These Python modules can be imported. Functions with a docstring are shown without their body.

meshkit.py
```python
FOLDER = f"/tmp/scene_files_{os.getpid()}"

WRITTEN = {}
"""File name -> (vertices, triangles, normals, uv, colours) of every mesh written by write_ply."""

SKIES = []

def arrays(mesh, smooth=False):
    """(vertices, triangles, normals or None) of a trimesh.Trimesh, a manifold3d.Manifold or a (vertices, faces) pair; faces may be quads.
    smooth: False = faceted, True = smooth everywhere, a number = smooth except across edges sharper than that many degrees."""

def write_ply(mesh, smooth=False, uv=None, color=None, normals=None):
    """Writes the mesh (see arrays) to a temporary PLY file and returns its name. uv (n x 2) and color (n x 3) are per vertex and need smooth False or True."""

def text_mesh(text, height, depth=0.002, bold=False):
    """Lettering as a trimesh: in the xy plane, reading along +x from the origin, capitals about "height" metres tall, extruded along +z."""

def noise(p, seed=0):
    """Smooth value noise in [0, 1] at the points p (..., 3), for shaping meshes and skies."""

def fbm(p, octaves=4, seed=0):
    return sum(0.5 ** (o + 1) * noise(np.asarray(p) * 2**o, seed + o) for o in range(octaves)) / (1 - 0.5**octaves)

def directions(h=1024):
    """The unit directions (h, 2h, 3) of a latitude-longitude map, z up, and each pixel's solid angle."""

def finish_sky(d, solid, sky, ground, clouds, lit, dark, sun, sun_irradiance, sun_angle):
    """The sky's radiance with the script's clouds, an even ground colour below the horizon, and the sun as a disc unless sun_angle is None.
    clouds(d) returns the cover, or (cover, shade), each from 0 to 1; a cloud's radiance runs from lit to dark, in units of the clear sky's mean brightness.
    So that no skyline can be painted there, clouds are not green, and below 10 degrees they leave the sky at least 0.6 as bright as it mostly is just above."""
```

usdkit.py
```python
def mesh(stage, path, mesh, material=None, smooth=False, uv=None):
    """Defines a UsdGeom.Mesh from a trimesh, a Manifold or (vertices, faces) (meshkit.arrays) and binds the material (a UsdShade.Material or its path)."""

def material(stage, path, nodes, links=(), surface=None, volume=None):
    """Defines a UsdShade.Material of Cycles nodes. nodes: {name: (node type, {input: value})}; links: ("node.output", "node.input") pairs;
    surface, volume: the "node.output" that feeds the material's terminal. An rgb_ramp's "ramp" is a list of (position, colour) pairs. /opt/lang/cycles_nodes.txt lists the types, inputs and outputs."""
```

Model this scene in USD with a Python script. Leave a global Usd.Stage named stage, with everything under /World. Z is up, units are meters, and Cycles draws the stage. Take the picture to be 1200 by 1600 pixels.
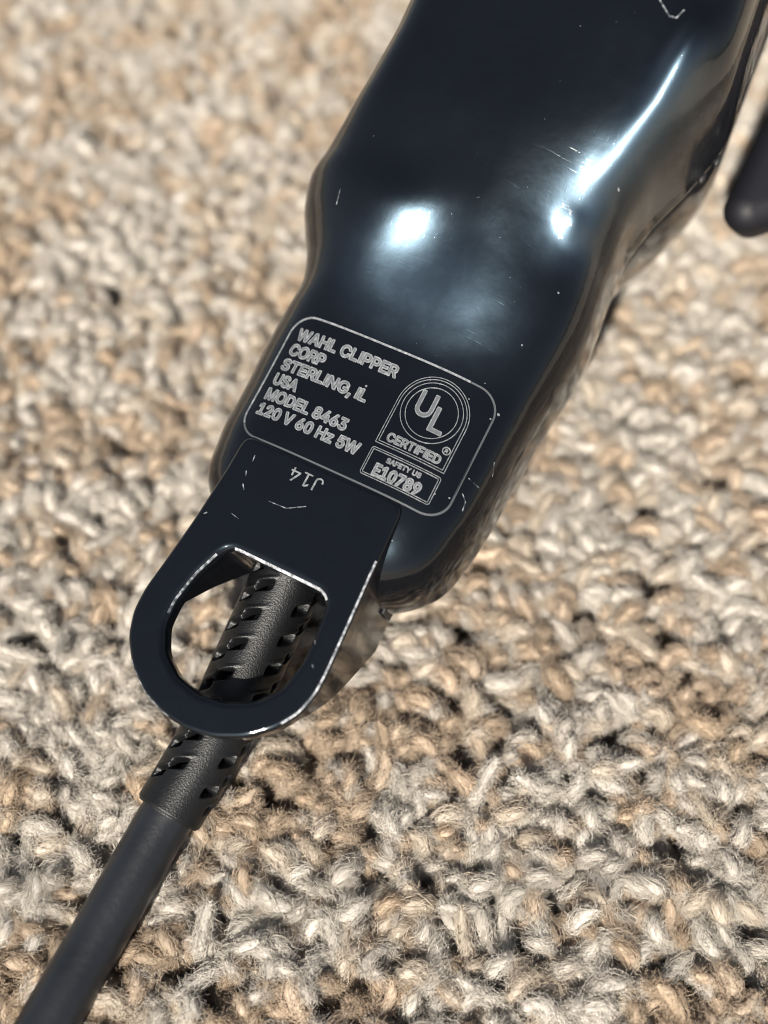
import math, random
import numpy as np, trimesh, usdkit, meshkit
from pxr import Usd, UsdGeom, UsdLux, UsdShade, Gf, Sdf, Vt
from shapely.geometry import Polygon, Point, LineString, box as sbox
from shapely.ops import unary_union
from shapely import affinity
import manifold3d as m3

stage = Usd.Stage.CreateInMemory()
UsdGeom.SetStageUpAxis(stage, UsdGeom.Tokens.z)
UsdGeom.SetStageMetersPerUnit(stage, 1.0)
world = UsdGeom.Xform.Define(stage, '/World')
stage.SetDefaultPrim(world.GetPrim())
UsdGeom.Scope.Define(stage, '/World/Looks')

# ---------------------------------------------------------------- camera
PITCH = math.radians(32)                      # from straight down
R = np.array([1., 0, 0]); U = np.array([0, math.cos(PITCH), math.sin(PITCH)]); B = np.array([0, -math.sin(PITCH), math.cos(PITCH)])
EYE = np.array([0, 0, .135])
cam = UsdGeom.Camera.Define(stage, '/World/camera')
M = Gf.Matrix4d(1)
for i, a in enumerate((R, U, B, EYE)):
    M.SetRow(i, Gf.Vec4d(*map(float, a), 1.0 if i == 3 else 0.0))
cam.AddTransformOp().Set(M)
cam.CreateHorizontalApertureAttr(36.0); cam.CreateVerticalApertureAttr(48.0)
FOC = 36 / .65
cam.CreateFocalLengthAttr(FOC)
cam.CreateFStopAttr(FOC / 4.1)                 # a 4.1 mm lens opening
cam.CreateFocusDistanceAttr(.1315)
cam.CreateClippingRangeAttr(Gf.Vec2f(.01, 100))
cam.CreateExposureAttr(1.52)

# ---------------------------------------------------------------- sun and sky
sc = np.array([-.27, -.31, .93]); sc /= np.linalg.norm(sc)
SUN = sc[0] * R + sc[1] * U + sc[2] * B
sun = UsdLux.DistantLight.Define(stage, '/World/sun')
sun.CreateIntensityAttr(1.15); sun.CreateAngleAttr(.53); sun.CreateColorAttr(Gf.Vec3f(1, .935, .835))
sun.GetPrim().CreateAttribute('inputs:normalize', Sdf.ValueTypeNames.Bool).Set(True)
zx = SUN; xx = np.cross([0, 0, 1.], zx); xx /= np.linalg.norm(xx); yy = np.cross(zx, xx)
M = Gf.Matrix4d(1)
for i, a in enumerate((xx, yy, zx)):
    M.SetRow(i, Gf.Vec4d(*map(float, a), 0))
sun.AddTransformOp().Set(M)
mat = lambda name, nodes, links=(), surface='p.BSDF', **k: usdkit.material(stage, '/World/Looks/' + name, nodes, links, surface=surface, **k)
skym = mat('sky', {'s': ('sky_texture', {'sky_type': 'single_scattering', 'sun_disc': False, 'sun_elevation': math.asin(SUN[2]), 'sun_rotation': math.atan2(SUN[0], SUN[1])}),
                   'h': ('hsv', {'saturation': .5}), 'b': ('background_shader', {'strength': .05})}, [('s.color', 'h.color'), ('h.color', 'b.color')], surface='b.background')
dome = UsdLux.DomeLight.Define(stage, '/World/sky')
UsdShade.MaterialBindingAPI.Apply(dome.GetPrim()).Bind(skym)

# ---------------------------------------------------------------- helpers
used = {}
def path(name, parent=None):
    base = (str(parent.GetPath()) if parent is not None else '/World') + '/' + name
    n = used.get(base, 0); used[base] = n + 1
    return base if n == 0 else f'{base}_{n:03d}'
def tag(p, label=None, category=None, group=None, kind=None):
    for k, v in (('label', label), ('category', category), ('group', group), ('kind', kind)):
        if v: p.SetCustomDataByKey(k, v)
    return p
def obj(name, mesh, m, parent=None, smooth=False, label=None, uv=None):
    if hasattr(mesh, 'vertices'): mesh = (np.array(mesh.vertices), np.array(mesh.faces))
    p = usdkit.mesh(stage, path(name, parent), mesh, m, smooth=smooth, uv=uv).GetPrim()
    return tag(p, label)
def mm(v): return np.asarray(v, float) * .001
def grid_faces(nu, nv, wrap=False):
    f = []
    cols = nv if wrap else nv - 1
    i, j = np.meshgrid(np.arange(nu - 1), np.arange(cols), indexing='ij'); j2 = (j + 1) % nv
    a, b, c, d = i * nv + j, i * nv + j2, (i + 1) * nv + j2, (i + 1) * nv + j
    return np.vstack([np.stack([a, b, c], -1).reshape(-1, 3), np.stack([a, c, d], -1).reshape(-1, 3)])
def sst(a, b, x):
    t = np.clip((np.asarray(x, float) - a) / (b - a), 0, 1); return t * t * (3 - 2 * t)

# ---------------------------------------------------------------- materials
def plastic(name, base, coat_rough=.03, rough=.32, scratch=1.0, coat=1.0, spec=.06, worn_haze=False):
    """Glossy dark plastic: a smooth clear gloss over a duller body, fine scratches and handling smears in the relief and gloss only."""
    nodes = {'tc': ('texture_coordinate', {}),
             'm1': ('mapping', {'rotation': (0, 0, .5), 'scale': (150, 3600, 900)}), 'm2': ('mapping', {'rotation': (0, 0, -.75), 'scale': (3300, 170, 900)}),
             'n1': ('noise_texture', {'scale': 1.0, 'detail': 2.0}), 'n2': ('noise_texture', {'scale': 1.0, 'detail': 2.0}),
             'r1': ('rgb_ramp', {'ramp': [(0, (0, 0, 0)), (.66, (0, 0, 0)), (.74, (1, 1, 1)), (1, (1, 1, 1))]}),
             'r2': ('rgb_ramp', {'ramp': [(0, (0, 0, 0)), (.67, (0, 0, 0)), (.75, (1, 1, 1)), (1, (1, 1, 1))]}),
             'add': ('math', {'math_type': 'maximum'}),
             'nb': ('noise_texture', {'scale': 260.0, 'detail': 4.0, 'roughness': .6}),
             'rb': ('rgb_ramp', {'ramp': [(0, (0, 0, 0)), (.42, (0, 0, 0)), (.62, (1, 1, 1)), (1, (1, 1, 1))]}),
             'mul': ('math', {'math_type': 'multiply'}),
             'cr': ('math', {'math_type': 'multiply_add', 'value2': .12 * scratch, 'value3': coat_rough}),
             'rr': ('math', {'math_type': 'multiply_add', 'value2': .05, 'value3': rough}),
             'wv': ('noise_texture', {'scale': 420.0, 'detail': 3.0}),
             'bw': ('bump', {'strength': .10 * min(1, scratch), 'distance': .0003}),
             'bs': ('bump', {'strength': .16 * scratch, 'distance': .00004, 'invert': True}),
             'p': ('principled_bsdf', {'base_color': base, 'specular_ior_level': spec, 'specular_tint': (.5, .76, 1.0), 'coat_weight': coat * .88, 'coat_ior': 1.34})}  # blue specular tint puts the sky haze into the plastic's sheen
    links = [('tc.object', 'm1.vector'), ('tc.object', 'm2.vector'), ('m1.vector', 'n1.vector'), ('m2.vector', 'n2.vector'), ('n1.fac', 'r1.fac'), ('n2.fac', 'r2.fac'),
             ('r1.color', 'add.value1'), ('r2.color', 'add.value2'), ('tc.object', 'nb.vector'), ('nb.fac', 'rb.fac'), ('add.value', 'mul.value1'), ('rb.color', 'mul.value2'),
             ('mul.value', 'cr.value1'), ('rb.color', 'rr.value1'), ('cr.value', 'p.coat_roughness'), ('rr.value', 'p.roughness'),
             ('tc.object', 'wv.vector'), ('wv.fac', 'bw.height'), ('mul.value', 'bs.height'), ('bw.normal', 'bs.normal'), ('bs.normal', 'p.coat_normal'), ('bs.normal', 'p.normal')]
    if worn_haze:
        nodes |= {'at': ('attribute', {'attribute': 'wear_haze'}), 'm3': ('mapping', {'rotation': (0, 0, .95), 'scale': (330, 4600, 900)}), 'm4': ('mapping', {'rotation': (0, 0, -.35), 'scale': (5200, 380, 900)}), 'n4': ('noise_texture', {'scale': 1.0, 'detail': 2.0}), 'mx': ('math', {'math_type': 'maximum'}), 'r4': ('rgb_ramp', {'ramp': [(0, (.1, .1, .1)), (.52, (.1, .1, .1)), (.68, (1, 1, 1)), (1, (1, 1, 1))]}), 'n3': ('noise_texture', {'scale': 1.0, 'detail': 3.0, 'roughness': .65}),
                  'r3': ('rgb_ramp', {'ramp': [(0, (.1, .1, .1)), (.46, (.15, .15, .15)), (.66, (1, 1, 1)), (1, (1, 1, 1))]}), 'wm': ('math', {'math_type': 'multiply'}),
                  'rw': ('math', {'math_type': 'multiply_add', 'value2': .15}), 'sl': ('math', {'math_type': 'multiply_add', 'value2': 1.25, 'value3': spec}), 'cw': ('math', {'math_type': 'multiply_add', 'value2': .10}), 'bw2': ('bump', {'strength': .38, 'distance': .00005, 'invert': True})}  # the mask roughens the scratches and lifts the tinted sheen as painted haze
        links = [q for q in links if q not in (('rr.value', 'p.roughness'), ('cr.value', 'p.coat_roughness'), ('bs.normal', 'p.coat_normal'))]
        links += [('tc.object', 'm3.vector'), ('m3.vector', 'n3.vector'), ('n3.fac', 'r3.fac'), ('at.fac', 'wm.value1'), ('r3.color', 'mx.value1'), ('tc.object', 'm4.vector'), ('m4.vector', 'n4.vector'), ('n4.fac', 'r4.fac'), ('r4.color', 'mx.value2'), ('mx.value', 'wm.value2'), ('wm.value', 'cw.value1'), ('cr.value', 'cw.value3'), ('cw.value', 'p.coat_roughness'),
                  ('at.fac', 'rw.value1'), ('rr.value', 'rw.value3'), ('rw.value', 'p.roughness'), ('at.fac', 'sl.value1'), ('sl.value', 'p.specular_ior_level'), ('wm.value', 'bw2.height'), ('bs.normal', 'bw2.normal'), ('bw2.normal', 'p.coat_normal')]
    return mat(name, nodes, links)
BLACK = (.0013, .0016, .0025)
M_body = plastic('glossy_navy_plastic', BLACK, .04, .27, 1.0, worn_haze=True)
M_panel = plastic('panel_plastic', BLACK, .10, .36, .8)
M_tab = plastic('tab_plastic', (.0016, .002, .003), .06, .34, .8)
M_lower = plastic('lower_plastic', (.003, .0034, .0045), .05, .32, .8)
M_lever = mat('lever_plastic', {'p': ('principled_bsdf', {'base_color': (.004, .004, .006), 'specular_ior_level': .22, 'roughness': .58})})
M_gap = mat('gap_plastic', {'p': ('principled_bsdf', {'base_color': (.004, .004, .005), 'roughness': .6})})
# plastic rubbed pale along raised edges
M_worn = mat('worn_plastic', {'tc': ('texture_coordinate', {}), 'n': ('noise_texture', {'scale': 2600.0, 'detail': 3.0}),
                              'r': ('rgb_ramp', {'ramp': [(0, (.05, .054, .058)), (.4, (.075, .08, .087)), (.6, (.125, .132, .14)), (1, (.26, .27, .28))]}),
                              'p': ('principled_bsdf', {'roughness': .42})}, [('tc.object', 'n.vector'), ('n.fac', 'r.fac'), ('r.color', 'p.base_color')])
M_worn_soft = mat('worn_plastic_faint', {'tc': ('texture_coordinate', {}), 'n': ('noise_texture', {'scale': 2200.0, 'detail': 3.0}),
                              'r': ('rgb_ramp', {'ramp': [(0, (.012, .014, .018)), (.45, (.025, .028, .033)), (.62, (.16, .17, .18)), (1, (.4, .41, .42))]}),
                              'p': ('principled_bsdf', {'roughness': .35})}, [('tc.object', 'n.vector'), ('n.fac', 'r.fac'), ('r.color', 'p.base_color')])
M_polish = mat('rim_glint', {'tc': ('texture_coordinate', {}), 'n': ('noise_texture', {'scale': 900.0, 'detail': 3.0}), 'r': ('rgb_ramp', {'ramp': [(.3, (.20, .21, .23)), (.6, (.42, .43, .45))]}), 'p': ('principled_bsdf', {'roughness': .33})}, [('tc.object', 'n.vector'), ('n.fac', 'r.fac'), ('r.color', 'p.base_color')])  # pale tone for a painted rim highlight, not bound to anything
M_edge = mat('worn_glint_plastic', {'tc': ('texture_coordinate', {}), 'n': ('noise_texture', {'scale': 1500.0, 'detail': 4.0, 'roughness': .7}), 'r': ('rgb_ramp', {'ramp': [(0, (.03, .033, .038)), (.4, (.06, .066, .074)), (.56, (.26, .27, .29)), (.75, (.5, .51, .52))]}), 'p': ('principled_bsdf', {'roughness': .3})}, [('tc.object', 'n.vector'), ('n.fac', 'r.fac'), ('r.color', 'p.base_color')])  # rubbed plastic with the rim highlight put into its colour
M_face = mat('letter_face', {'p': ('principled_bsdf', {'base_color': (.05, .054, .06), 'roughness': .5})})
M_relief = mat('moulded_rubber', {'tc': ('texture_coordinate', {}), 'n': ('noise_texture', {'scale': 5200.0, 'detail': 3.0, 'roughness': .6}), 'b': ('bump', {'strength': .7, 'distance': .00008}),
                                  'p': ('principled_bsdf', {'base_color': (.003, .0032, .0037), 'specular_ior_level': .26, 'roughness': .36})}, [('tc.object', 'n.vector'), ('n.fac', 'b.height'), ('b.normal', 'p.normal')])
M_cord = mat('cord_rubber', {'tc': ('texture_coordinate', {}), 'n': ('noise_texture', {'scale': 900.0, 'detail': 4.0, 'roughness': .65}), 'b': ('bump', {'strength': .25, 'distance': .0002}),
                             'n2': ('noise_texture', {'scale': 130.0, 'detail': 4.0}), 'r': ('rgb_ramp', {'ramp': [(.3, (.004, .0048, .0065)), (.7, (.008, .009, .0115))]}),
                             'p': ('principled_bsdf', {'roughness': .36, 'specular_ior_level': .4})}, [('tc.object', 'n.vector'), ('n.fac', 'b.height'), ('b.normal', 'p.normal'), ('tc.object', 'n2.vector'), ('n2.fac', 'r.fac'), ('r.color', 'p.base_color')])

# ---------------------------------------------------------------- the clipper's own frame, lying on the pile (millimetres; x across, y towards the blade, z out of its back)
ZL = -.18 * R + .28 * U + .94 * B; ZL /= np.linalg.norm(ZL)
t = .415 * R + .91 * U; YL = t - (t @ ZL) * ZL; YL /= np.linalg.norm(YL); XL = np.cross(YL, ZL)
K = 1200 / .65
P0 = EYE + .131 * ((570 - 600) / K * R + (800 - 650) / K * U - B)
BASE = P0 - .0265 * ZL                                  # the Xform's origin: under the label, at the pile
def toworld(v): return BASE + np.asarray(v, float) @ np.array([XL, YL, ZL])
Z0 = 26.5
def L(v):                                                # local millimetres (label plane z = 0) -> mesh metres
    v = np.array(v, float); v[..., 2] += Z0; return v * .001
clipper = UsdGeom.Xform.Define(stage, path('hair_clipper'))
M = Gf.Matrix4d(1)
for i, a in enumerate((XL, YL, ZL, BASE)):
    M.SetRow(i, Gf.Vec4d(*map(float, a), 1.0 if i == 3 else 0.0))
clipper.AddTransformOp().Set(M)
CL = tag(clipper.GetPrim(), 'glossy black corded hair clipper lying back up on beige carpet with hanging loop and cord', 'hair clipper')

from scipy.interpolate import PchipInterpolator as PI_
YK = [-19.5, -14, -8, -2, 4, 9, 13, 16, 19, 22, 25, 28, 32, 37, 43, 50, 58, 70, 108]
WLK = [17.5, 18.8, 17.7, 17.6, 17.9, 17.7, 17.3, 18.1, 19.8, 21.3, 21.9, 21.0, 19.4, 18.0, 17.0, 16.8, 17.2, 17.6, 17.0]
WRK = [16.9, 16.6, 15.7, 16.0, 16.1, 16.3, 16.7, 17.0, 17.2, 17.1, 16.8, 16.5, 16.4, 17.4, 19.8, 21.5, 20.9, 19.8, 17.0]
WLf, WRf = PI_(YK, WLK), PI_(YK, WRK)
Wf = lambda y: (WLf(y) + WRf(y)) / 2
Cf = lambda y: (WRf(y) - WLf(y)) / 2
Tf = PI_([-25, -6, 3, 8, 12, 16, 20, 24, 29, 35, 42, 52, 65, 85, 108], [0, 0, 0, .35, 1.2, 2.35, 3.5, 4.75, 6.5, 8.7, 10.7, 13.5, 15.4, 15.4, 13.4])
Nf = PI_([-20, -5, 10, 20, 27, 34, 45, 60, 108], [3.2, 3.4, 3.4, 3.2, 3.3, 4.8, 6.0, 6.0, 5])
Bf = PI_([-20, -5, 20, 40, 80, 108], [-19, -21, -31, -39, -46, -44])
YR, YF = -19.6, 108.0
def rear(y):
    a = np.clip((-y - 4.5) / (-YR - 4.5), 0, 1); b = np.clip((y - 98) / (YF - 98), 0, 1)
    return (1 - a ** 2.3) ** (1 / 2.2) * (1 - b ** 2.4) ** (1 / 2.4)
def section(y):
    e = rear(y)
    zm = -12.0 + .55 * Tf(y)
    return Cf(y), np.maximum(Wf(y) * e, 1e-3), zm + (Tf(y) - zm) * e ** .75, zm, zm + (Bf(y) - zm) * e ** .75, Nf(y)
def detail(x, y):  # facet, lump and ridge invented to bring the sun highlights into place
    """Small departures of the back from the plain section: a tilted facet on the slope and a soft ridge along the right shoulder."""
    d = (-.30 * (x + 4.6) + .235 * (y - 22)) * np.exp(-((x + 4.6) / 6) ** 2 - ((y - 22) / np.where(np.asarray(y) > 22, 3.2, 6.5)) ** 2)
    d += .76 * np.exp(-((x - 12.29) / 1.7) ** 2 - ((y - 28.27) / 1.6) ** 2)
    d += .75 * (Tf(y - 4.3 * sst(2, 12, x) * (1 - sst(26.5, 56, y))) - Tf(y))
    xr = np.interp(y, [27, 31, 36, 41, 45, 60], [12.1, 12.56, 15.12, 16.41, 16.88, 18.4])
    d += (.149 * np.clip(y - 30.0, 0, 24) + .015 * np.clip(y - 36, 0, 16)) * sst(28, 34, y) * np.exp(-((x - xr) / (1.19 + 1.04 * sst(29, 38, y))) ** 2) * (1 - .8 * sst(44, 52, y))
    return d
def top(x, y):
    c, w, T, zm, b, n = section(y)
    u = np.clip(np.abs((x - c) / w), 0, .999)
    return zm + (T - zm) * (1 - u ** n) ** (1 / n) + detail(x, y)
# upper shell (the moulded back) down to the seam, and the front half below it, set in a little
def seam(y):
    return 5.5 - 3.4 * sst(18, 48, y)                    # millimetres below the widest line
ys = np.unique(np.concatenate([YR + (1 - np.cos(np.linspace(0, np.pi / 2, 40))) * 8, np.linspace(YR + 8, 60, 300), np.linspace(60, 98, 40), YF - (1 - np.cos(np.linspace(np.pi / 2, 0, 24))) * 10]))
ys[0] += 1e-4; ys[-1] -= 1e-4
uu_ = np.linspace(-1, 1, 900)
def shell(upper):
    rows = []
    for y in ys:
        c, w, T, zm, b, n = section(y)
        h = T - zm; g = zm - b
        if upper:
            a = np.concatenate([np.linspace(0, np.pi, 900), np.arccos(np.sign(uu_) * np.abs(uu_) ** (n / 2))]); a.sort()
            ca, sa = np.cos(a), np.sin(a)
            x = -w * np.sign(ca) * np.abs(ca) ** (2 / n); z = h * np.abs(sa) ** (2 / n)
            ln = np.r_[0, np.cumsum(np.hypot(np.diff(x), np.diff(z)))]; q = np.linspace(0, ln[-1], 260)
            x, z, sa = np.interp(q, ln, x) + c, np.interp(q, ln, z) + zm, np.interp(q, ln, sa)
            z = z + detail(x, y) * sst(0, .35, sa)
            s = min(seam(y), .8 * g) * rear(y)
            k = np.linspace(1, 0, 10)[:-1]
            q = (s * k) / max(g, 1e-3)
            xs = w * (1 - q ** 2.3) ** (1 / 2.3)
            lx, lz = c - xs, zm - s * k
            rx, rz = (c + xs)[::-1], lz[::-1]
            inx = np.array([lx[0] + 1.2]), np.array([rx[-1] - 1.2])
            X = np.concatenate([inx[0], lx, x, rx, inx[1]]); Zz = np.concatenate([lz[:1] + .05, lz, z, rz, rz[-1:] + .05])
        else:
            s = min(seam(y), .8 * g) * rear(y)
            q0 = (s + .55 * rear(y)) / max(g, 1e-3)
            w2 = max(w - .35, 1e-3)
            th0 = np.arcsin(np.clip(q0, 0, .98))
            a = np.linspace(th0, np.pi - th0, 80)
            ca, sa = np.cos(a), np.sin(a)
            X = c - w2 * np.sign(ca) * np.abs(ca) ** (2 / 2.3); Zz = zm - g * np.abs(sa) ** (2 / 2.3)
            X = np.concatenate([[c - w + 1.3], X, [c + w - 1.3]]); Zz = np.concatenate([[zm - s + .3], Zz, [zm - s + .3]])
        rows.append(np.stack([X, np.full_like(X, y), Zz], 1))
    P = np.array(rows); nu, nv = P.shape[:2]
    f = grid_faces(nu, nv)
    if upper: f = f[:, ::-1]
    return P.reshape(-1, 3), f
v, f = shell(True); body = obj('housing_back', (L(v), f), M_body, CL, smooth=True)
# scratches and painted highlight haze: along the shoulder ridge and the slope below the bump
xr_ = np.interp(v[:, 1], [27, 31, 36, 41, 45, 60], [12.1, 12.6, 15.1, 16.4, 16.9, 18.4])
wear_haze = sst(25, 28, v[:, 1]) * (1 - sst(43, 50, v[:, 1])) * np.exp(-((v[:, 0] - xr_) / 2.4) ** 2) + .95 * np.exp(-((v[:, 0] + .5) / 8.5) ** 2 - ((v[:, 1] - 16) / 5.5) ** 2) + .6 * np.exp(-((v[:, 0] - 11.5) / 3) ** 2 - ((v[:, 1] - 26) / 2.5) ** 2)
wear_haze = np.clip(wear_haze, 0, 1) * (v[:, 2] > section(v[:, 1])[3])
UsdGeom.PrimvarsAPI(body).CreatePrimvar('wear_haze', Sdf.ValueTypeNames.FloatArray, 'vertex').Set(Vt.FloatArray.FromNumpy(wear_haze.astype(np.float32)))
v, f = shell(False); obj('housing_front', (L(v), f), M_lower, CL, smooth=50)

# ---------------------------------------------------------------- rating panel with its moulded lettering
def rrect(x0, y0, x1, y1, r): return sbox(x0 + r, y0 + r, x1 - r, y1 - r).buffer(r, quad_segs=12)
PX0, PX1, PY0, PY1, PR = -13.35, 12.75, -7.15, 8.35, 2.6
def rr_patch(x0, y0, x1, y1, r, nx, ny):
    """A rounded rectangle as rows, each spanning the outline."""
    t = np.unique(np.concatenate([y0 + r * (1 - np.cos(np.linspace(0, np.pi / 2, 14))), np.linspace(y0 + r, y1 - r, ny), y1 - r * (1 - np.cos(np.linspace(0, np.pi / 2, 14)))]))
    P = []
    for y in t:
        d = max(0, y0 + r - y, y - (y1 - r)); ins = r - math.sqrt(max(0, r * r - d * d))
        P.append(np.stack([np.linspace(x0 + ins, x1 - ins, nx), np.full(nx, y)], 1))
    return np.array(P)
P = rr_patch(PX0, PY0, PX1, PY1, PR, 90, 44)
Zp = top(P[..., 0], P[..., 1]) + .07
V = np.concatenate([P, Zp[..., None]], -1); nu, nv = V.shape[:2]
f = grid_faces(nu, nv)
loop = np.concatenate([np.arange(nv), np.arange(1, nu) * nv + nv - 1, (nu - 1) * nv + np.arange(nv - 2, -1, -1), np.arange(nu - 2, 0, -1) * nv])
vv = V.reshape(-1, 3); lo = vv[loop] - [0, 0, .3]; n0 = len(vv); m = len(loop)
i = np.arange(m); j = (i + 1) % m
f = np.vstack([f, np.stack([loop[i], n0 + i, n0 + j], 1), np.stack([loop[i], n0 + j, loop[j]], 1)])
panel = obj('rating_panel', (L(np.vstack([vv, lo])), f), M_panel, CL, smooth=35)
LIFT = .07

def polys(g): return [q for q in getattr(g, 'geoms', [g]) if q.geom_type == 'Polygon' and q.area > 1e-4]
def onto(shape, h, surf=top, lift=LIFT, sink=.05):
    """A flat outline raised h above the curved surface."""
    out = []
    b_ = shape.bounds
    if b_[2] - b_[0] > 1.6:                                # tiles, so that long bands follow the curve
        nx = int(math.ceil((b_[2] - b_[0]) / .9)); w_ = (b_[2] - b_[0]) / nx
        tiles = [shape.intersection(sbox(b_[0] + k * w_, b_[1] - 1, b_[0] + (k + 1) * w_, b_[3] + 1)) for k in range(nx)]
    else: tiles = [shape]
    for q in [p_ for t_ in tiles for p_ in polys(t_)]:
        q = q.simplify(.006)
        if q.is_empty or q.geom_type != 'Polygon': continue
        q = q.segmentize(.6)
        m_ = trimesh.creation.extrude_polygon(q, 1.0, engine='earcut')
        v = np.array(m_.vertices); v[:, 2] = surf(v[:, 0], v[:, 1]) + lift + np.where(v[:, 2] > .5, h, -sink)
        m_.vertices = v; out.append(m_)
    c = trimesh.util.concatenate(out)
    return L(np.array(c.vertices)), np.array(c.faces)
def text_shape(s, cap, x0, x1, y, bold=True, rot=False):
    # a plain upright bar for every I: the lettering of the place has no serifs
    parts, x = [], 0.0
    for k, piece in enumerate(s.split('I')):
        if k:
            parts.append(sbox(x, 0, x + (1.75 if bold else 1.3), 10)); x += (1.75 if bold else 1.3) + 1.5
        if not piece.strip(): x += 3.0 * len(piece); continue
        x += 3.0 * (len(piece) - len(piece.lstrip()))
        m_ = meshkit.text_mesh(piece.strip(), 10, 1.0, bold=bold)
        tri = m_.vertices[m_.faces[m_.face_normals[:, 2] > .9]][:, :, :2]
        q = unary_union([Polygon(t_).buffer(.01) for t_ in tri]); b_ = q.bounds
        parts.append(affinity.translate(q, x - b_[0], 0)); x += b_[2] - b_[0] + 1.5 + 3.0 * (len(piece) - len(piece.rstrip()))
    g = unary_union(parts)
    bx = g.bounds
    g = affinity.translate(g, -bx[0], 0)
    g = affinity.scale(g, (x1 - x0) / (bx[2] - bx[0]), cap / 10.0, origin=(0, 0))
    g = affinity.translate(g, x0, y)
    if rot: g = affinity.rotate(g, 180, origin=((x0 + x1) / 2, y + cap / 2))
    return g
def raised(name, g, parent, o=.085, i=.055, h=.10, hf=.055, m=None, surf=top, lift=LIFT):
    """Moulded lettering: the rubbed rim of every stroke and, lower, its face."""
    rim = g.buffer(o).difference(g.buffer(-i))
    p = obj(name, onto(rim, h, surf, lift), m or M_worn, parent)
    face = g.buffer(-i * .9)
    if polys(face): obj(name + '_face', onto(face, hf, surf, lift), M_face, p)
    return p
for s, x1, k in (('WAHL CLIPPER', 1.1, 0), ('CORP', -7.35, 1), ('STERLING, IL', -.75, 2), ('USA', -8.85, 3), ('MODEL 8463', -1.3, 4), ('120 V 60 Hz 5W', 1.25, 5)):
    raised('text_line', text_shape(s, 1.3, -12.1, x1, 5.35 - 1.96 * k), panel)
# certification mark: arch, ring, letters, numbers
ax0, ax1, ayb, ayc = 2.5, 10.85, -2.2, 3.3
arch = unary_union([sbox(ax0, ayb, ax1, ayc), Point((ax0 + ax1) / 2, ayc).buffer((ax1 - ax0) / 2, quad_segs=32)])
def frame(name, g, w, parent, e=.07):
    """A raised band whose two edges are rubbed pale."""
    inner = g.buffer(-w)
    rim = unary_union([g.difference(g.buffer(-e)), inner.buffer(e).difference(inner)])
    p = obj(name, onto(rim, .10), M_worn, parent)
    obj(name + '_face', onto(g.buffer(-e).difference(inner.buffer(e)), .06), M_panel, p)
    return p
frame('mark_arch', arch, .34, panel)
ring = Point(6.68, 3.32).buffer(3.5, quad_segs=32)
frame('mark_ring', ring, .62, panel)
raised('mark_letter', text_shape('U', 2.75, 4.7, 6.75, 2.6), panel, o=.03, i=.07, m=M_worn)
raised('mark_letter', text_shape('L', 2.75, 7.0, 8.7, 1.45), panel, o=.03, i=.07, m=M_worn)
raised('text_line', text_shape('CERTIFIED', .95, 3.5, 9.9, -1.55), panel, o=.045, i=.045)
raised('text_line', text_shape('R', .38, 9.86, 10.14, .02, bold=False), panel, o=.03, i=.03)
obj('registered_ring', onto(Point(10.0, .2).buffer(.46).difference(Point(10.0, .2).buffer(.36)), .1), M_worn, panel)
frame('mark_box', rrect(2.5, -6.1, 10.9, -2.72, .35), .3, panel)
raised('text_line', text_shape('SAFETY US', .55, 4.7, 8.8, -3.85, bold=False), panel, o=.04, i=.03)
raised('text_line', text_shape('E10789', 1.3, 3.85, 9.4, -5.68), panel)
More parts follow.
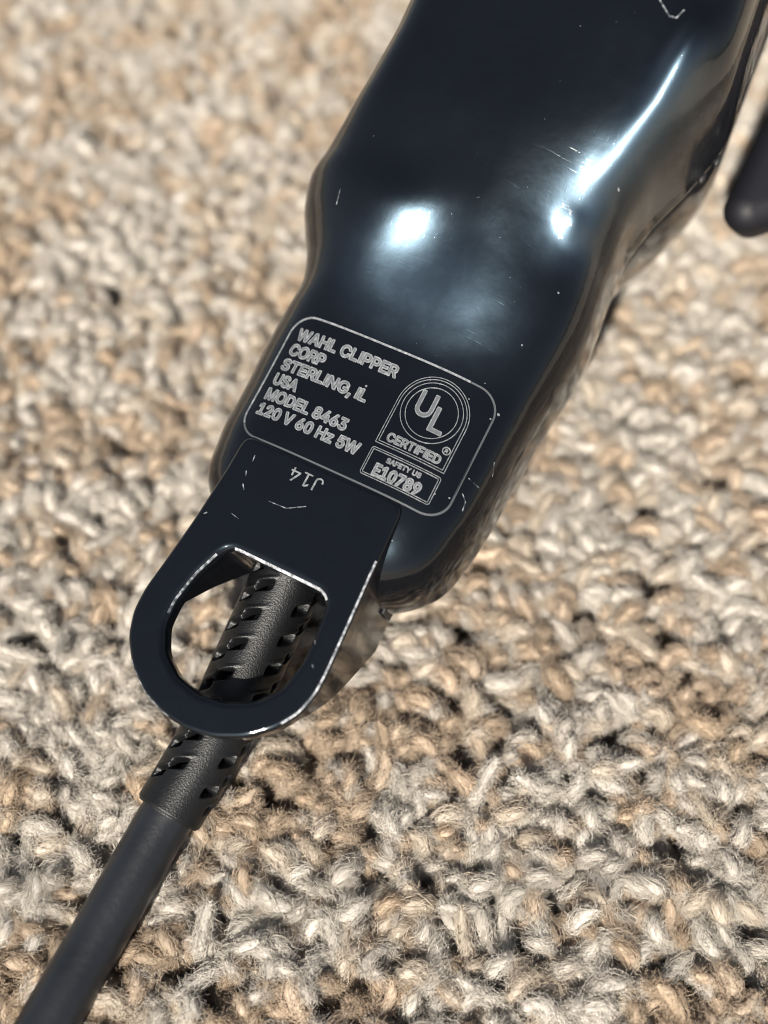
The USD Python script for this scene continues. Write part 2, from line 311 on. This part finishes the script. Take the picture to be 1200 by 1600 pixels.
# the panel's rim, paler along its top and left
rim = rrect(PX0 - .16, PY0 - .16, PX1 + .16, PY1 + .16, PR + .1).difference(rrect(PX0 + .1, PY0 + .1, PX1 - .1, PY1 - .1, PR - .1))
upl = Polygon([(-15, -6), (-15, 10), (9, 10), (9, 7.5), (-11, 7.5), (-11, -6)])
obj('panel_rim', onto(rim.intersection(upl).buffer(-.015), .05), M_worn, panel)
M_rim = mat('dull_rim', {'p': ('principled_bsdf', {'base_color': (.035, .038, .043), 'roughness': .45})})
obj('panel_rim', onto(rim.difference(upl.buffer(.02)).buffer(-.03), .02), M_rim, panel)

# ---------------------------------------------------------------- hanging loop: flat tab, D-shaped hole, wedge-shaped walls below
from scipy.interpolate import splprep, splev
def closed(points, n, s=0):
    p = np.array(points + points[:1], float)
    tck, _ = splprep(p.T, s=s, per=True, k=3)
    return np.array(splev(np.linspace(0, 1, n, endpoint=False), tck)).T
def resample(poly, n):
    q = np.array(poly.exterior.coords); ls = LineString(q)
    return np.array([ls.interpolate(t, normalized=True).coords[0] for t in np.linspace(0, 1, n, endpoint=False)])
# outline: straight sides flaring to a round end
arc = [(-13.35, -27.6), (-13.3, -30.4), (-12.35, -33.2), (-10.3, -35.8), (-7.4, -37.8), (-4.2, -38.8), (-1.2, -39.0), (2.0, -38.4), (5.0, -36.9), (7.6, -34.6), (9.2, -32.0), (9.8, -29.4), (9.8, -27.0)]
outer = Polygon([(-11.6, -7.3)] + [(-11.7, -12), (-12.2, -18.6), (-12.9, -24.4)] + arc + [(9.55, -22.5), (9.15, -15.8), (8.75, -7.3)]).buffer(-.9).buffer(.9, quad_segs=10)
hole = Polygon([(-6.9, -19.7), (5.9, -19.7), (6.5, -24.5), (6.55, -27.5), (5.9, -30.6), (4.1, -32.9), (1.2, -34.5), (-2.0, -35.0), (-5.2, -34.4), (-7.6, -32.8), (-9.0, -30.3), (-9.15, -27.5), (-8.5, -24)])
hole = hole.buffer(-1.6).buffer(1.6, quad_segs=10)
def smooth_ring(poly, n, s):
    p = resample(poly, n * 2)
    from scipy.ndimage import gaussian_filter1d
    p = gaussian_filter1d(p, s, axis=0, mode='wrap')
    q = Polygon(p); return resample(q, n)
O = smooth_ring(outer, 400, 5.0); Hh = smooth_ring(hole, 300, 4.5)
def ccw(p): return p if Polygon(p).exterior.is_ccw else p[::-1]
O, Hh = ccw(O), ccw(Hh)
def normals2(p):                                          # outward for a ccw loop
    t = np.roll(p, -1, 0) - np.roll(p, 1, 0); t /= np.linalg.norm(t, axis=1, keepdims=True)
    return np.stack([t[:, 1], -t[:, 0]], 1)
def zbot(x, y):                                           # underside: thin at the tip, a wedge towards the housing
    s0 = y + 32.5 - 5.4 * (1 - sst(-6, 0, x))
    return np.where(s0 > 0, np.maximum(-2.3 - 1.22 * s0, -15.5), -2.3)
def tab_z(x, y): return .02 + 0 * x
def tab_mesh():
    verts, faces, base = [], [], 0
    def skirt(P, sgn, r):
        nonlocal base
        nrm = normals2(P) * sgn; rings = []
        for a in np.linspace(np.pi / 2, 0, 8):
            q = P - nrm * r * (1 - np.cos(a)); rings.append(np.c_[q, tab_z(q[:, 0], q[:, 1]) - r * (1 - np.sin(a))])
        zb = zbot(P[:, 0], P[:, 1]); zt = rings[-1][:, 2]
        for k in (.33, .66, 1.0): rings.append(np.c_[P, zt + (zb + .25 - zt) * k])
        q = P - nrm * .25; rings.append(np.c_[q, zb])
        rings = np.array(rings); f = grid_faces(len(rings), len(P), wrap=True)
        verts.append(rings.reshape(-1, 3)); faces.append((f[:, ::-1] if sgn > 0 else f) + base)
        base += len(verts[-1]); return rings
    ro = skirt(O, 1, .55); rh = skirt(Hh, -1, .95)
    def cap(a, b, up):
        nonlocal base
        poly = Polygon(a[:, :2], [b[:, :2][::-1]])
        v, f = trimesh.creation.triangulate_polygon(poly, engine='earcut')
        # heights back from the ring points
        from scipy.spatial import cKDTree
        allp = np.vstack([a, b]); z = allp[cKDTree(allp[:, :2]).query(v)[1], 2]
        v3 = np.c_[v, z]
        nz = np.cross(v[f[:, 1]] - v[f[:, 0]], v[f[:, 2]] - v[f[:, 0]])
        f = np.where((nz > 0)[:, None] == up, f, f[:, ::-1])
        verts.append(v3); faces.append(f + base); base += len(v3)
    cap(ro[0], rh[0], True); cap(ro[-1], rh[-1], False)
    m_ = trimesh.Trimesh(np.vstack(verts), np.vstack(faces), process=False); m_.merge_vertices(digits_vertex=5)
    return np.array(m_.vertices), np.array(m_.faces)
v, f = tab_mesh()
loop_ = obj('hanging_loop', (L(v), f), M_tab, CL, smooth=32)
flat = lambda x, y: .02 + 0 * x
obj('mould_mark', onto(text_shape('J14', 1.6, -4.6, -.5, -10.1, bold=False, rot=True).buffer(-.01), .1, flat, 0), M_worn, loop_)
def stroke(pts, w): return LineString(pts).buffer(w)
def edge_wear_glint(P, sgn, sel, w0, w1, z, r):                  # band of rubbing and painted highlight along a rounded edge: follows the rounding just proud of it
    nrm = normals2(P) * sgn; rows = []
    for a in np.linspace(w0, w1, 5):
        q = P - nrm * (r * (1 - np.cos(a)) - .012 * np.cos(a)); rows.append(np.c_[q, tab_z(q[:, 0], q[:, 1]) - r * (1 - np.sin(a)) + .012 * np.sin(a)])
    rows = np.array(rows); idx = np.nonzero(sel)[0]
    brk = np.nonzero(np.diff(idx) > 1)[0]
    if len(brk): idx = np.roll(idx, -(brk[0] + 1))
    rows = rows[:, idx]; f = grid_faces(5, len(idx))
    return rows.reshape(-1, 3), (f[:, ::-1] if sgn > 0 else f)
v, f = edge_wear_glint(O, 1, (O[:, 0] > 7) & (O[:, 1] < -14) & (O[:, 1] > -34.0), .72, 1.15, 0, .55); obj('worn_edge', (L(v), f), M_edge, loop_, smooth=True)  # rubbed outer edge, its sun line also put into the colour
v, f = edge_wear_glint(Hh, -1, (Hh[:, 0] < -7.2) & (Hh[:, 1] > -29) & (Hh[:, 1] < -21.0), .75, 1.05, 0, .95); obj('worn_edge', (L(v), f), M_worn_soft, loop_, smooth=True)
v, f = edge_wear_glint(Hh, -1, (Hh[:, 1] > -20.4) & (Hh[:, 0] > -6.2) & (Hh[:, 0] < 6.1), .5, .95, 0, .95); obj('worn_edge', (L(v), f), M_edge, loop_, smooth=True)  # pale colour stands for the sun highlight on the hole's upper rim
v, f = edge_wear_glint(O, 1, (O[:, 0] < -3.5) & (O[:, 1] < -35.2), .55, .95, 0, .55); obj('worn_edge', (L(v), f), M_worn_soft, loop_, smooth=True)  # highlight of the lower outer rim laid on as colour
for pts, w in (([(-1.1, -12.0), (-3.0, -13.1), (-5.2, -13.2)], .045), ([(-9.3, -9.2), (-9.2, -9.9)], .05), ([(-9.3, -11.2), (-9.1, -11.7)], .06), ([(-8.9, -12.7), (-8.5, -13.2)], .06), ([(-11.3, -17.5), (-11.1, -17.3)], .07),
               ([(7.9, -27.0), (8.1, -27.2)], .06), ([(-8.4, -16.2), (-7.4, -16.4)], .03), ([(6.9, -24.6), (7.1, -24.9)], .06)):
    obj('scratch', onto(stroke(pts, w), .02, flat, 0), M_worn_soft, loop_)
for pts, w in (([(13.3, -3.0), (13.9, -3.6), (14.0, -4.6)], .05), ([(13.2, -1.2), (14.4, -1.4)], .05), ([(14.6, 2.0), (15.0, .6)], .03), ([(-14.2, 21.0), (-14.4, 22.6)], .06), ([(12.3, 4.6), (12.5, 5.2)], .09)):
    obj('scratch', onto(stroke(pts, w), .03, top, 0), M_worn_soft, body)
for x, y, w in ((10.9, -4.6, .11), (12.4, -4.2, .09), (12.5, 5.8, .09), (13.0, 6.7, .15), (9.6, 6.6, .08), (-1.5, 3.2, .14), (12.2, 14.6, .1), (15.1, 33.5, .12), (13.4, 21.5, .1)):
    obj('scuff', onto(Point(x, y).buffer(w), .02), M_worn, body)
rs = np.random.default_rng(5); specks = []
for _ in range(40):
    x, y = rs.uniform(-14, 14), rs.uniform(-6, 60)
    if PX0 - .5 < x < PX1 + .5 and PY0 - .5 < y < PY1 + .5: continue
    specks.append(affinity.rotate(affinity.scale(Point(x, y).buffer(rs.uniform(.02, .045), quad_segs=3), 1, rs.uniform(.5, 1.6)), rs.uniform(0, 180)))
tag(obj('dust', onto(unary_union(specks), .02, top, 0), M_worn, body), kind='stuff')
# moulded line at the top of the back
obj('mould_line', onto(stroke([(9.0, 56.5), (11.9, 50.6), (13.6, 49.3), (14.4, 49.3), (14.8, 50.2)], .06), .1, top, 0), M_worn_soft, body)
# two little ribs between housing and loop
for x in (8.5, 9.5):
    m_ = trimesh.creation.box([.28, 1.2, 4.0]).subdivide(); v = np.array(m_.vertices) + [x, -17.3, -12.0]
    obj('rib', (L(v), np.array(m_.faces)), M_gap, CL)
# pivot boss in the side, by the lever
for y, z in ((45.5, -8.5), (48.3, -8.6)):
    m_ = trimesh.creation.icosphere(2, .55); v = np.array(m_.vertices) * [.7, 1.4, .9] + [Cf(y) + Wf(y) - .1, y, z]
    obj('pivot_boss', (L(v), np.array(m_.faces)), M_gap, CL, smooth=True)

# ---------------------------------------------------------------- taper lever at the side
def hull_spheres(pts):
    q = []
    for (x, y, z, r) in pts:
        s_ = m3.Manifold.sphere(r, 40).translate((x, y, z)); q.append(s_)
    return m3.Manifold.batch_hull(q)
def man(m_, ln=None):
    k = m_.to_mesh(); return np.array(k.vert_properties[:, :3], float), np.array(k.tri_verts)
lev = hull_spheres([(25.6, 49.4, -19, 2.9), (29.0, 52.6, -19.6, 2.9), (24.9, 92, -19, 2.7), (30, 92, -19, 2.6), (26.0, 50.2, -22, 2.5), (29.0, 53, -22, 2.5), (30, 92, -22, 2.3)])
v, f = man(lev); lever = obj('taper_lever', (L(v), f), M_lever, CL, smooth=40)
pad = hull_spheres([(28.6, 55.5, -17.9, 2.3), (29.2, 88, -17.9, 2.3), (30.6, 56.6, -18.2, 2.3), (30.8, 88, -18.2, 2.3)])
v, f = man(pad); obj('thumb_pad', (L(v), f), M_lever, lever, smooth=40)
arm = hull_spheres([(19, 90, -20, 2), (29, 90, -20, 2)]); v, f = man(arm); obj('lever_arm', (L(v), f), M_lever, lever, smooth=40)

# ---------------------------------------------------------------- cord: moulded strain relief and the lead itself (world positions brought into the clipper's frame)
def at(px, py, z):
    r = (px - 600) / K * R + (800 - py) / K * U - B; return EYE + r * ((z - EYE[2]) / r[2])
def tolocal(p): return (np.asarray(p) - BASE) @ np.array([XL, YL, ZL]).T
ctrl = np.array([at(475, 835, .0185), at(447, 910, .0158), at(396, 1020, .0122), at(338, 1145, .0088), at(262, 1272, .0058), at(172, 1430, .0036), at(72, 1604, .0026), at(-30, 1790, .0024), at(-150, 2000, .0024)])
tck, uu = splprep(ctrl.T, s=0, k=3)
fine = np.array(splev(np.linspace(0, 1, 900), tck)).T
seg = np.r_[0, np.cumsum(np.linalg.norm(np.diff(fine, axis=0), axis=1))]
s_end = seg[np.argmin(np.linalg.norm(fine - at(262, 1272, .0058), axis=1))]
def along(s): return np.array([np.interp(s, seg, fine[:, k]) for k in range(3)]).T
def frames(s):
    p = along(s); tg = along(s + 2e-4) - along(s - 2e-4); tg /= np.linalg.norm(tg, axis=1, keepdims=True)
    up = ZL - (tg @ ZL)[:, None] * tg; up /= np.linalg.norm(up, axis=1, keepdims=True); sd = np.cross(tg, up)
    return p, tg, up, sd
def tube_(s, rad, sides):
    """rad(s, angle) in metres; angle 0 is up."""
    p, tg, up, sd = frames(s); a = np.linspace(0, 2 * np.pi, sides, endpoint=False)
    r = rad(s[:, None], a[None, :])
    V = p[:, None] + (np.cos(a)[None, :, None] * up[:, None] + np.sin(a)[None, :, None] * sd[:, None]) * r[..., None]
    n_, m_ = V.shape[:2]; v = V.reshape(-1, 3); f = grid_faces(n_, m_, wrap=True)[:, ::-1]
    v = np.vstack([v, p[0], p[-1]]); k = np.arange(m_); k2 = (k + 1) % m_
    f = np.vstack([f, np.stack([np.full(m_, n_ * m_), k, k2], 1), np.stack([np.full(m_, n_ * m_ + 1), (n_ - 1) * m_ + k2, (n_ - 1) * m_ + k], 1)])
    return tolocal(v), f
def cord_r(s, a): return .00308 + 0 * s * a
s = np.linspace(s_end - .004, seg[-1], 160); v, f = tube_(s, cord_r, 48); obj('power_cord', (v, f), M_cord, CL, smooth=40)
PITCH_R = .0037
def relief_r(s, a):
    x = (s_end - s)                                          # distance from the relief's end
    r = .0039 + .011 * np.clip(x, 0, .03) + 0 * a
    # rows of square pockets either side of a plain spine, staggered, as on a moulded strain relief
    for ang, sh in ((.2, 0), (.68, .5), (-1.1, .25), (-1.6, .7), (2.3, 0), (-2.3, .3), (3.0, .5)):
        ds = (a - ang + np.pi) % (2 * np.pi) - np.pi; d = np.abs(ds)
        row = x / PITCH_R + sh + .55 * ds; ph = row % 1.0
        pocket = (1 - sst(.10, .27, d)) * (1 - sst(.07, .21, np.abs(ph - .5))) * (row > 1.25)
        lip = np.exp(-((d - .05) / .25) ** 2) * np.exp(-((ph - .76) / .07) ** 2) * (row > 1.25)
        r = r - .0015 * pocket + .00012 * lip
    edge = sst(0, .0004, x)
    return r - .00022 * (1 - edge)
s = np.linspace(0.0, s_end, 420); v, f = tube_(s, relief_r, 260); obj('strain_relief', (v, f), M_relief, CL, smooth=35)

# ---------------------------------------------------------------- carpet
rng = np.random.default_rng(11)
def yarn_mat(name, a, b):
    return mat(name, {'oi': ('object_info', {}), 'mix': ('mix_color', {'a': a, 'b': b}), 'tc': ('texture_coordinate', {}),
                      'mp': ('mapping', {'scale': (3.0, 26.0, 1.0)}), 'n': ('noise_texture', {'scale': 1.0, 'detail': 3.0}),
                      'r': ('rgb_ramp', {'ramp': [(.25, (.74, .73, .72)), (.75, (1.12, 1.12, 1.12))]}), 'mu': ('mix_color', {'blend_type': 'multiply', 'fac': 1.0}),
                      'b': ('bump', {'strength': .35, 'distance': .0001}),
                      'd': ('principled_bsdf', {'roughness': .7, 'specular_ior_level': .35, 'sheen_weight': .25, 'sheen_roughness': .4}), 't': ('translucent_bsdf', {}), 'x': ('mix_closure', {'fac': .46})},
               [('oi.random', 'mix.fac'), ('tc.UV', 'mp.vector'), ('mp.vector', 'n.vector'), ('n.fac', 'r.fac'), ('mix.result', 'mu.a'), ('r.color', 'mu.b'), ('mu.result', 'd.base_color'), ('mu.result', 't.color'),
                ('n.fac', 'b.height'), ('b.normal', 'd.normal'), ('d.BSDF', 'x.closure1'), ('t.BSDF', 'x.closure2')], surface='x.closure')
YARN = [yarn_mat('yarn_grey', (0.57, 0.525, 0.465), (0.65, 0.605, 0.545)), yarn_mat('yarn_pale', (0.66, 0.62, 0.555), (0.73, 0.69, 0.63)), yarn_mat('yarn_tan', (0.56, 0.44, 0.315), (0.65, 0.53, 0.41)), yarn_mat('yarn_beige', (0.61, 0.53, 0.43), (0.69, 0.615, 0.52)), yarn_mat('yarn_brown', (0.48, 0.375, 0.27), (0.57, 0.465, 0.355))]
SHARE = [.29, .19, .25, .17, .10]
M_back = mat('carpet_backing', {'tc': ('texture_coordinate', {}), 'n': ('noise_texture', {'scale': 300.0, 'detail': 3.0}), 'r': ('rgb_ramp', {'ramp': [(.3, (.40, .33, .25)), (.7, (.52, .45, .36))]}), 'p': ('principled_bsdf', {'roughness': .9})},
             [('tc.object', 'n.vector'), ('n.fac', 'r.fac'), ('r.color', 'p.base_color')])
DEPTH = .0085
g = np.array([[-1.5, -1.5, -DEPTH], [1.5, -1.5, -DEPTH], [1.5, 1.5, -DEPTH], [-1.5, 1.5, -DEPTH]])
p = obj('carpet', (g, np.array([[0, 1, 2], [0, 2, 3]])), M_back)
tag(p, 'woven backing of the beige carpet under the clipper', 'carpet', kind='structure')

def yarn_path():
    n = 34; t = np.linspace(0, 1, n)
    ln = rng.uniform(10.5, 15.5)                                 # millimetres of yarn above the backing
    az = rng.uniform(0, 2 * np.pi); rise = rng.uniform(.36, .66)
    el = np.where(t < rise, 1.45 - .25 * t, 1.45 - (t - rise) / (1 - rise) * rng.uniform(1.1, 2.9))
    az_t = az + np.cumsum(rng.normal(0, 1, n)) * .09 + (t > rise) * (t - rise) * rng.normal(0, 3.0)
    el = el + .5 * np.sin(t * rng.uniform(6, 13) + rng.uniform(0, 6))
    d = np.stack([np.cos(az_t) * np.cos(el), np.sin(az_t) * np.cos(el), np.sin(el)], 1) * ln / n
    p = np.cumsum(d, 0); p -= p[0]
    top_ = p[:, 2].max(); p[:, 2] *= rng.uniform(8.2, 9.6) / top_ if top_ > 9.6 or top_ < 7.5 else 1
    return p
def yarn_proto(k):
    p = yarn_path(); n = len(p); t = np.linspace(0, 1, n)
    tg = np.gradient(p, axis=0); tg /= np.linalg.norm(tg, axis=1, keepdims=True)
    a = np.array([1., 0, 0]); A = []
    for q in tg:
        a = a - (a @ q) * q; a /= np.linalg.norm(a); A.append(a)
    A = np.array(A); Bn = np.cross(tg, A)
    sides = 16; th = np.linspace(0, 2 * np.pi, sides, endpoint=False)
    r0 = rng.uniform(.78, 1.15)
    prof = r0 * (.85 + .25 * meshkit.noise(np.c_[t * 5 + k * 7, 0 * t, 0 * t], 5)) * np.sqrt(np.clip((1.0 - t) / .10, .08, 1))
    tw = t * rng.uniform(8, 13)
    ply = .62 + .06 * np.abs(np.sin(th[None] + tw[:, None]))
    V = p[:, None] + (prof[:, None] * ply)[..., None] * (np.cos(th)[None, :, None] * A[:, None] + np.sin(th)[None, :, None] * Bn[:, None])
    f = grid_faces(n, sides, wrap=True)
    uv = np.stack([np.repeat(t[:, None], sides, 1), np.repeat(np.abs(np.linspace(-1, 1, sides))[None], n, 0)], -1).reshape(-1, 2)
    v = [V.reshape(-1, 3), p[-1:] + tg[-1:] * .15]; uvs = [uv, [[1, .5]]]
    kk = np.arange(sides); f = [f[:, ::-1], np.stack([np.full(sides, n * sides), (n - 1) * sides + kk, (n - 1) * sides + (kk + 1) % sides], 1)]
    state = [n * sides + 1]
    def hair(pts, r_, u_):
        m_ = len(pts); tt = np.gradient(pts, axis=0); tt /= np.linalg.norm(tt, axis=1, keepdims=True) + 1e-9
        e1 = np.cross(tt, [.31, .52, .79]); e1 /= np.linalg.norm(e1, axis=1, keepdims=True) + 1e-9; e2 = np.cross(tt, e1)
        rr = r_ * np.linspace(1, .55, m_)[:, None]
        tri = np.stack([pts + rr * (math.cos(x) * e1 + math.sin(x) * e2) for x in (0, 2.094, 4.189)], 1)
        v.append(tri.reshape(-1, 3)); uvs.append(np.tile([[u_, rng.uniform()]], (3 * m_, 1))); f.append(grid_faces(m_, 3, wrap=True) + state[0]); state[0] += 3 * m_
    # fibres wound along the yarn
    for h in range(170):
        i0 = int(rng.integers(3, n - 10)); i1 = min(n - 1, i0 + int(rng.integers(6, 14))); ii = np.arange(i0, i1 + 1)
        a0 = rng.uniform(0, 2 * np.pi); an = a0 + tw[ii] * rng.uniform(-.15, .8) + np.cumsum(rng.normal(0, .34, len(ii)))
        rad = prof[ii] * (.86 + .16 * np.abs(np.sin(an + tw[ii])) + rng.uniform(-.16, .42) + .10 * np.sin(np.linspace(0, rng.uniform(3, 8), len(ii)) + rng.uniform(0, 6)))
        hair(p[ii] + rad[:, None] * (np.cos(an)[:, None] * A[ii] + np.sin(an)[:, None] * Bn[ii]), rng.uniform(.02, .042), i0 / n)
    # loose ends standing off it, and the frayed tip
    for h in range(560):
        i0 = int(rng.integers(8, n - 1)); ang = rng.uniform(0, 2 * np.pi); ln = rng.uniform(.6, 1.9); m_ = 4
        if h > 470: i0 = n - 1 - int(rng.integers(0, 3)); ln *= .6
        o = np.cos(ang) * A[i0] + np.sin(ang) * Bn[i0]
        d = tg[i0] * (rng.choice([-1, 1]) if h <= 470 else 1) * rng.uniform(.2, 1) + o * rng.uniform(.1, 1.0) + rng.normal(0, .3, 3); d /= np.linalg.norm(d)
        bend = rng.normal(0, .6, 3); q = p[i0] + o * prof[i0] * .9
        pts = [q]
        for j in range(m_ - 1):
            d = d + bend / m_ * 1.6 + rng.normal(0, .14, 3); d /= np.linalg.norm(d); q = q + d * ln / m_; pts.append(q)
        hair(np.array(pts), rng.uniform(.016, .026), i0 / n)
    return np.vstack(v) * .001, np.vstack(f), np.vstack(uvs)
NP = 8
pile = UsdGeom.PointInstancer.Define(stage, path('carpet_pile'))
tag(pile.GetPrim(), 'beige, grey and tan twisted yarn pile of the carpet', 'carpet pile', kind='stuff')
rel = pile.CreatePrototypesRel()
shapes = [yarn_proto(k) for k in range(NP * 2)]
protos = []
for c, m_ in enumerate(YARN):
    for k in range(NP):
        v, f, uv = shapes[(k * 2 + c) % len(shapes)]
        pr = usdkit.mesh(stage, f'/World/carpet_pile/yarn_{c * NP + k + 1:03d}', (v, f), m_, smooth=True, uv=uv)
        rel.AddTarget(pr.GetPath())
pts, idx, ori, scl = [], [], [], []   # one place, kind, turn and size per yarn
step = .00185
xs = np.arange(-.15, .15, step); yv = np.arange(-.05, .33, step)
GX, GY = np.meshgrid(xs, yv); GX = GX.ravel() + rng.uniform(-.5, .5, GX.size) * step; GY = GY.ravel() + rng.uniform(-.5, .5, GY.size) * step
clump = meshkit.fbm(np.c_[GX * 175, GY * 175, 0 * GX], 2, 4); hgt = meshkit.fbm(np.c_[GX * 110, GY * 110, 0 * GX + 5], 2, 9)
cum = np.cumsum(SHARE)
for x, y, c, h in zip(GX, GY, clump, hgt):
    u = np.clip(.5 + (c - .5) * 2.0 + rng.normal(0, .24), 0, .999)
    tone = [1, 0, 3, 2, 4][int(np.searchsorted(np.cumsum([.20, .28, .17, .24, .11]), u))]
    pts.append((x, y, -DEPTH - .0003 + (h - .5) * .0020)); idx.append(tone * NP + int(rng.integers(NP)))
    q = Gf.Rotation(Gf.Vec3d(0, 0, 1), float(rng.uniform(0, 360))) * Gf.Rotation(Gf.Vec3d(float(rng.normal()), float(rng.normal()), .0001), float(rng.normal(0, 9)))
    q = q.GetQuat(); ori.append(Gf.Quath(float(q.GetReal()), *map(float, q.GetImaginary())))
    s_ = float(rng.uniform(.85, 1.12)); scl.append((s_, s_, float(rng.uniform(.9, 1.08))))
pile.CreatePositionsAttr(Vt.Vec3fArray.FromNumpy(np.array(pts, np.float32)))
pile.CreateProtoIndicesAttr(Vt.IntArray.FromNumpy(np.array(idx, np.int32)))
pile.CreateOrientationsAttr(Vt.QuathArray(ori))
pile.CreateScalesAttr(Vt.Vec3fArray.FromNumpy(np.array(scl, np.float32)))
print('yarns', len(pts), 'tris/proto', len(shapes[0][1]))
